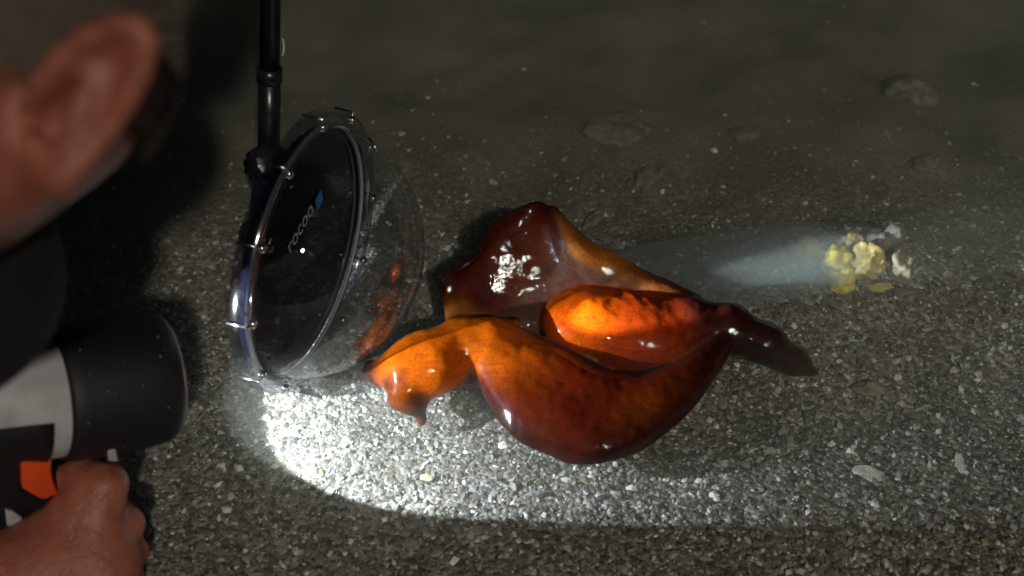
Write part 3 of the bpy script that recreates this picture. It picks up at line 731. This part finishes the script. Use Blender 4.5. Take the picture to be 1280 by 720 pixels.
body.chain([hp(-.018, .087, -.060), hp(0, .093, -.062), hp(.018, .087, -.060)], [.005, .007, .005], .004)
body.chain([hp(-.035, -.03, -.01), NECK, SHO + np.array([.02, 0, -.03])], [.045, .05, .06], .03)
body.chain([SHO, SHO + np.array([-.18, -.04, -.02])], [.09, .10], .03)
body.chain([SHO + np.array([0, 0, -.02]), ELB, WRI], [.048, .040, .027], .02)
PA = (p2 - p0) / np.linalg.norm(p2 - p0); PX = ELB2 - POLE; PX -= PA * (PX @ PA); PX /= np.linalg.norm(PX); PY = np.cross(PA, PX)
body.chain([SHO, SHO2, ELB2, POLE + PX * .075], [.05, .048, .040, .026], .02)  # unseen second arm up to the pole, added to shade the upper left
body.chain([POLE + PX * .075, POLE + PX * .032 + PA * .012], [.026, .024], .015)
body.chain([POLE + PX * .032 - PA * .02, POLE + PX * .032 + PA * .022], [.016, .016], .01)
for i in range(4):
    q = POLE + PA * (.030 - .020 * i)
    body.chain([q + PX * .030 + PY * .010, q + PY * .021, q - PX * .019 + PY * .008, q - PX * .014 - PY * .016], [.010, .0095, .009, .008], .003)
body.chain([POLE + PX * .034 + PA * .028 - PY * .012, POLE + PA * .030 - PY * .021, POLE - PX * .016 + PA * .030 - PY * .012], [.012, .0105, .009], .004)
body.ell(Pd(-12, 214, .394), (.021, .021, .021), np.eye(3), .018)
# the ear in view: rim, inner fold, bowl, lobe, tragus
def ep(px, py, d=.0): return Pd(px, py, .375 + d)
rim = [(40, 128), (50, 102), (74, 74), (108, 47), (146, 31), (174, 33), (186, 54), (178, 88), (160, 124), (137, 160), (112, 192), (92, 212)]
cenl = [(52, 150), (60, 126), (80, 100), (104, 78), (130, 66), (146, 66), (150, 80), (143, 100), (128, 126), (108, 152), (92, 178), (78, 196)]
inn = [(56, 160), (64, 146), (74, 132), (84, 124), (92, 120), (98, 120), (98, 126), (95, 134), (88, 146), (80, 158), (72, 172), (64, 186)]
def dd(i): return -.004 - .010 * math.sin(math.pi * min(i / 9, 1))
body.sheet([[ep(*q, dd(i)) for i, q in enumerate(rim)], [ep(*q, dd(i) + .006) for i, q in enumerate(cenl)], [ep(*q, .012) for q in inn]], [[.0024] * 12, [.0022] * 12, [.004] * 12], None, 2, .003)
body.chain([ep(*q, dd(i) - .001) for i, q in enumerate(rim)], [.0028, .0032] + [.0036] * 7 + [.0034, .0034, .0036], .003)
body.chain([ep(*q, e) for q, e in (((122, 70), -.004), ((118, 96), -.007), ((106, 126), -.008), ((92, 156), -.007), ((80, 184), -.005), ((70, 200), -.004))], [.0028, .0036, .0040, .0040, .0036, .003], .003)
body.chain([ep(92, 210, -.002), ep(78, 224, -.002), ep(66, 222, -.001), ep(58, 206, .0)], [.0044, .0050, .0048, .004], .005)
body.chain([ep(44, 172, -.004), ep(46, 184, -.003)], [.0046, .0046], .004)
body.chain([ep(60, 150, .014), ep(30, 150, .022)], [.012, .016], .01)
body.ell(ep(66, 156, -.001), (.006, .006, .008), np.eye(3), .004, sub=True)
# hand: palm on the grip, five fingers
def hd(px, py, d): return Pd(px, py, d)
body.chain([WRI, hd(30, 712, .735), hd(95, 690, .735)], [.027, .026, .024], .012)
body.chain([hd(30, 690, .745), hd(110, 665, .745), hd(130, 690, .740)], [.018, .020, .022], .012)
body.chain([hd(60, 730, .730), hd(130, 715, .735)], [.024, .022], .012)
def finger(pts, rad): body.chain([hd(*q) for q in pts], rad, .004)
body.chain([hd(62, 668, .742), hd(104, 640, .740), hd(120, 612, .738)], [.016, .018, .016], .012)
finger([(116, 668, .735), (131, 606, .735), (104, 595, .742), (80, 598, .746)], [.0180, .0145, .0125, .0100])           # index on the trigger
finger([(140, 690, .742), (160, 655, .752), (138, 628, .772), (92, 628, .784)], [.0125, .0108, .0095, .0085])          # middle
finger([(150, 712, .742), (166, 690, .756), (140, 662, .778), (92, 660, .790)], [.0120, .0102, .0090, .0080])          # ring
finger([(150, 738, .742), (162, 722, .756), (134, 694, .776), (95, 692, .786)], [.0108, .0090, .0080, .0072])          # little
finger([(22, 700, .75), (-34, 690, .785), (-62, 640, .80), (-50, 600, .80)], [.0150, .0118, .0105, .0090])          # thumb round the far side
bV, bF, _ = body.mesh(3)
person = empty('person', (-.75, -.38, 0)); tag(person, 'man leaning in at the left, ear and cheek close, hand gripping the torch', 'person')
mesh_obj('body', bV, bF, m_skin, person)
# nail on the trigger finger
# hair: close crop over the skull
m_hair = mat('cropped_hair', (.13, .10, .08), .6)
hs, hfc = [], []
def scalp(u_, v_):
    d = HA.T @ np.array([math.cos(v_) * math.sin(u_), math.cos(v_) * math.cos(u_), math.sin(v_)]); q = HA @ d
    return HC - hf * .012 + hu * .045 + HA.T @ (np.array([.0745, .0955, .0815]) * q), d
cnt = 0
for _ in range(26000):
    u_ = rng.uniform(-math.pi, math.pi); v_ = math.asin(rng.uniform(-.55, 1)); p, d = scalp(u_, v_)
    q = HA @ (p - HC)
    if q[1] > .055 and q[2] < .085: continue                    # forehead and face stay bare
    if q[2] < .035 and q[1] > .0 and not (q[1] < .022 and q[2] > -.005): continue
    if q[2] < .004: continue
    fl = .5 * hu - .4 * hf + rng.normal(0, .25, 3); t = d * .75 + fl * .6; t /= np.linalg.norm(t); ln = rng.uniform(.005, .009)
    s = np.cross(t, rng.normal(0, 1, 3)); s /= np.linalg.norm(s); s *= .00016
    k = len(hs); hs += [p - d * .001 - s, p - d * .001 + s, p + t * ln]; hfc.append([k, k + 1, k + 2]); cnt += 1
caps = [hp(0, -.012, .045)]
hair = mesh_obj('hair', np.array(hs), hfc, m_hair, person, False)
sk_v, sk_f = [], []
nu, nv = 72, 30
for j in range(nv + 1):
    for i in range(nu):
        p, d = scalp(2 * math.pi * i / nu, -.45 + (math.pi / 2 + .45) * j / nv); sk_v.append(p + d * .0005)
def bare(i, j):
    q = HA @ (sk_v[j * nu + i] - HC)
    return (q[1] > .058 and q[2] < .085) or (q[2] < .03 and q[1] > .003 and not (q[1] < .022 and q[2] > 0)) or q[2] < .004
for j in range(nv):
    for i in range(nu):
        if not bare(i, j): sk_f.append([j * nu + i, j * nu + (i + 1) % nu, (j + 1) * nu + (i + 1) % nu, (j + 1) * nu + i])
mesh_obj('hair_base', np.array(sk_v), sk_f, m_hair, person)
# black shirt over shoulders, chest and upper arm; kneeling legs out of frame
m_shirt = mat('black_shirt', (.005, .005, .006), .9); add_bump(m_shirt, 120, .5, .003)
sh = Field([-1.15, -.62, -.05], [-.10, .22, .64], .006, far=.06)
sh.chain([SHO, SHO2, ELB2, ELB2 + (POLE - ELB2) * .72], [.09, .075, .060, .042], .04)  # sleeve of the added arm, out of frame, widens its shadow
sh.chain([NECK + (SHO - NECK) * .35, SHO, SHO + np.array([-.22, -.03, -.02]), np.array([-.95, -.40, .20])], [.066, .105, .135, .15], .04)
sh.chain([Pd(-330, 250, .47), Pd(-100, 345, .47), SHO], [.06, .050, .09], .03)  # shoulder added in view, standing in for the shadow over the torch
sh.chain([SHO, SHO + (ELB - SHO) * .75], [.066, .056], .03)
sV, sF, _ = sh.mesh(3)
mesh_obj('shirt', sV, sF, m_shirt, person)
lg = Field([-1.35, -.75, -.06], [-.6, .05, .40], .007, far=.06)
for sy in (-.16, .10):
    lg.chain([np.array([-.97, -.38 + sy * .6, .17]), np.array([-.75, -.40 + sy, .07]), np.array([-1.22, -.42 + sy, .05])], [.11, .07, .05], .03)
lV, lF, _ = lg.mesh(3)
mesh_obj('trousers', lV, lF, mat('dark_trousers', (.02, .021, .025), .8), person)
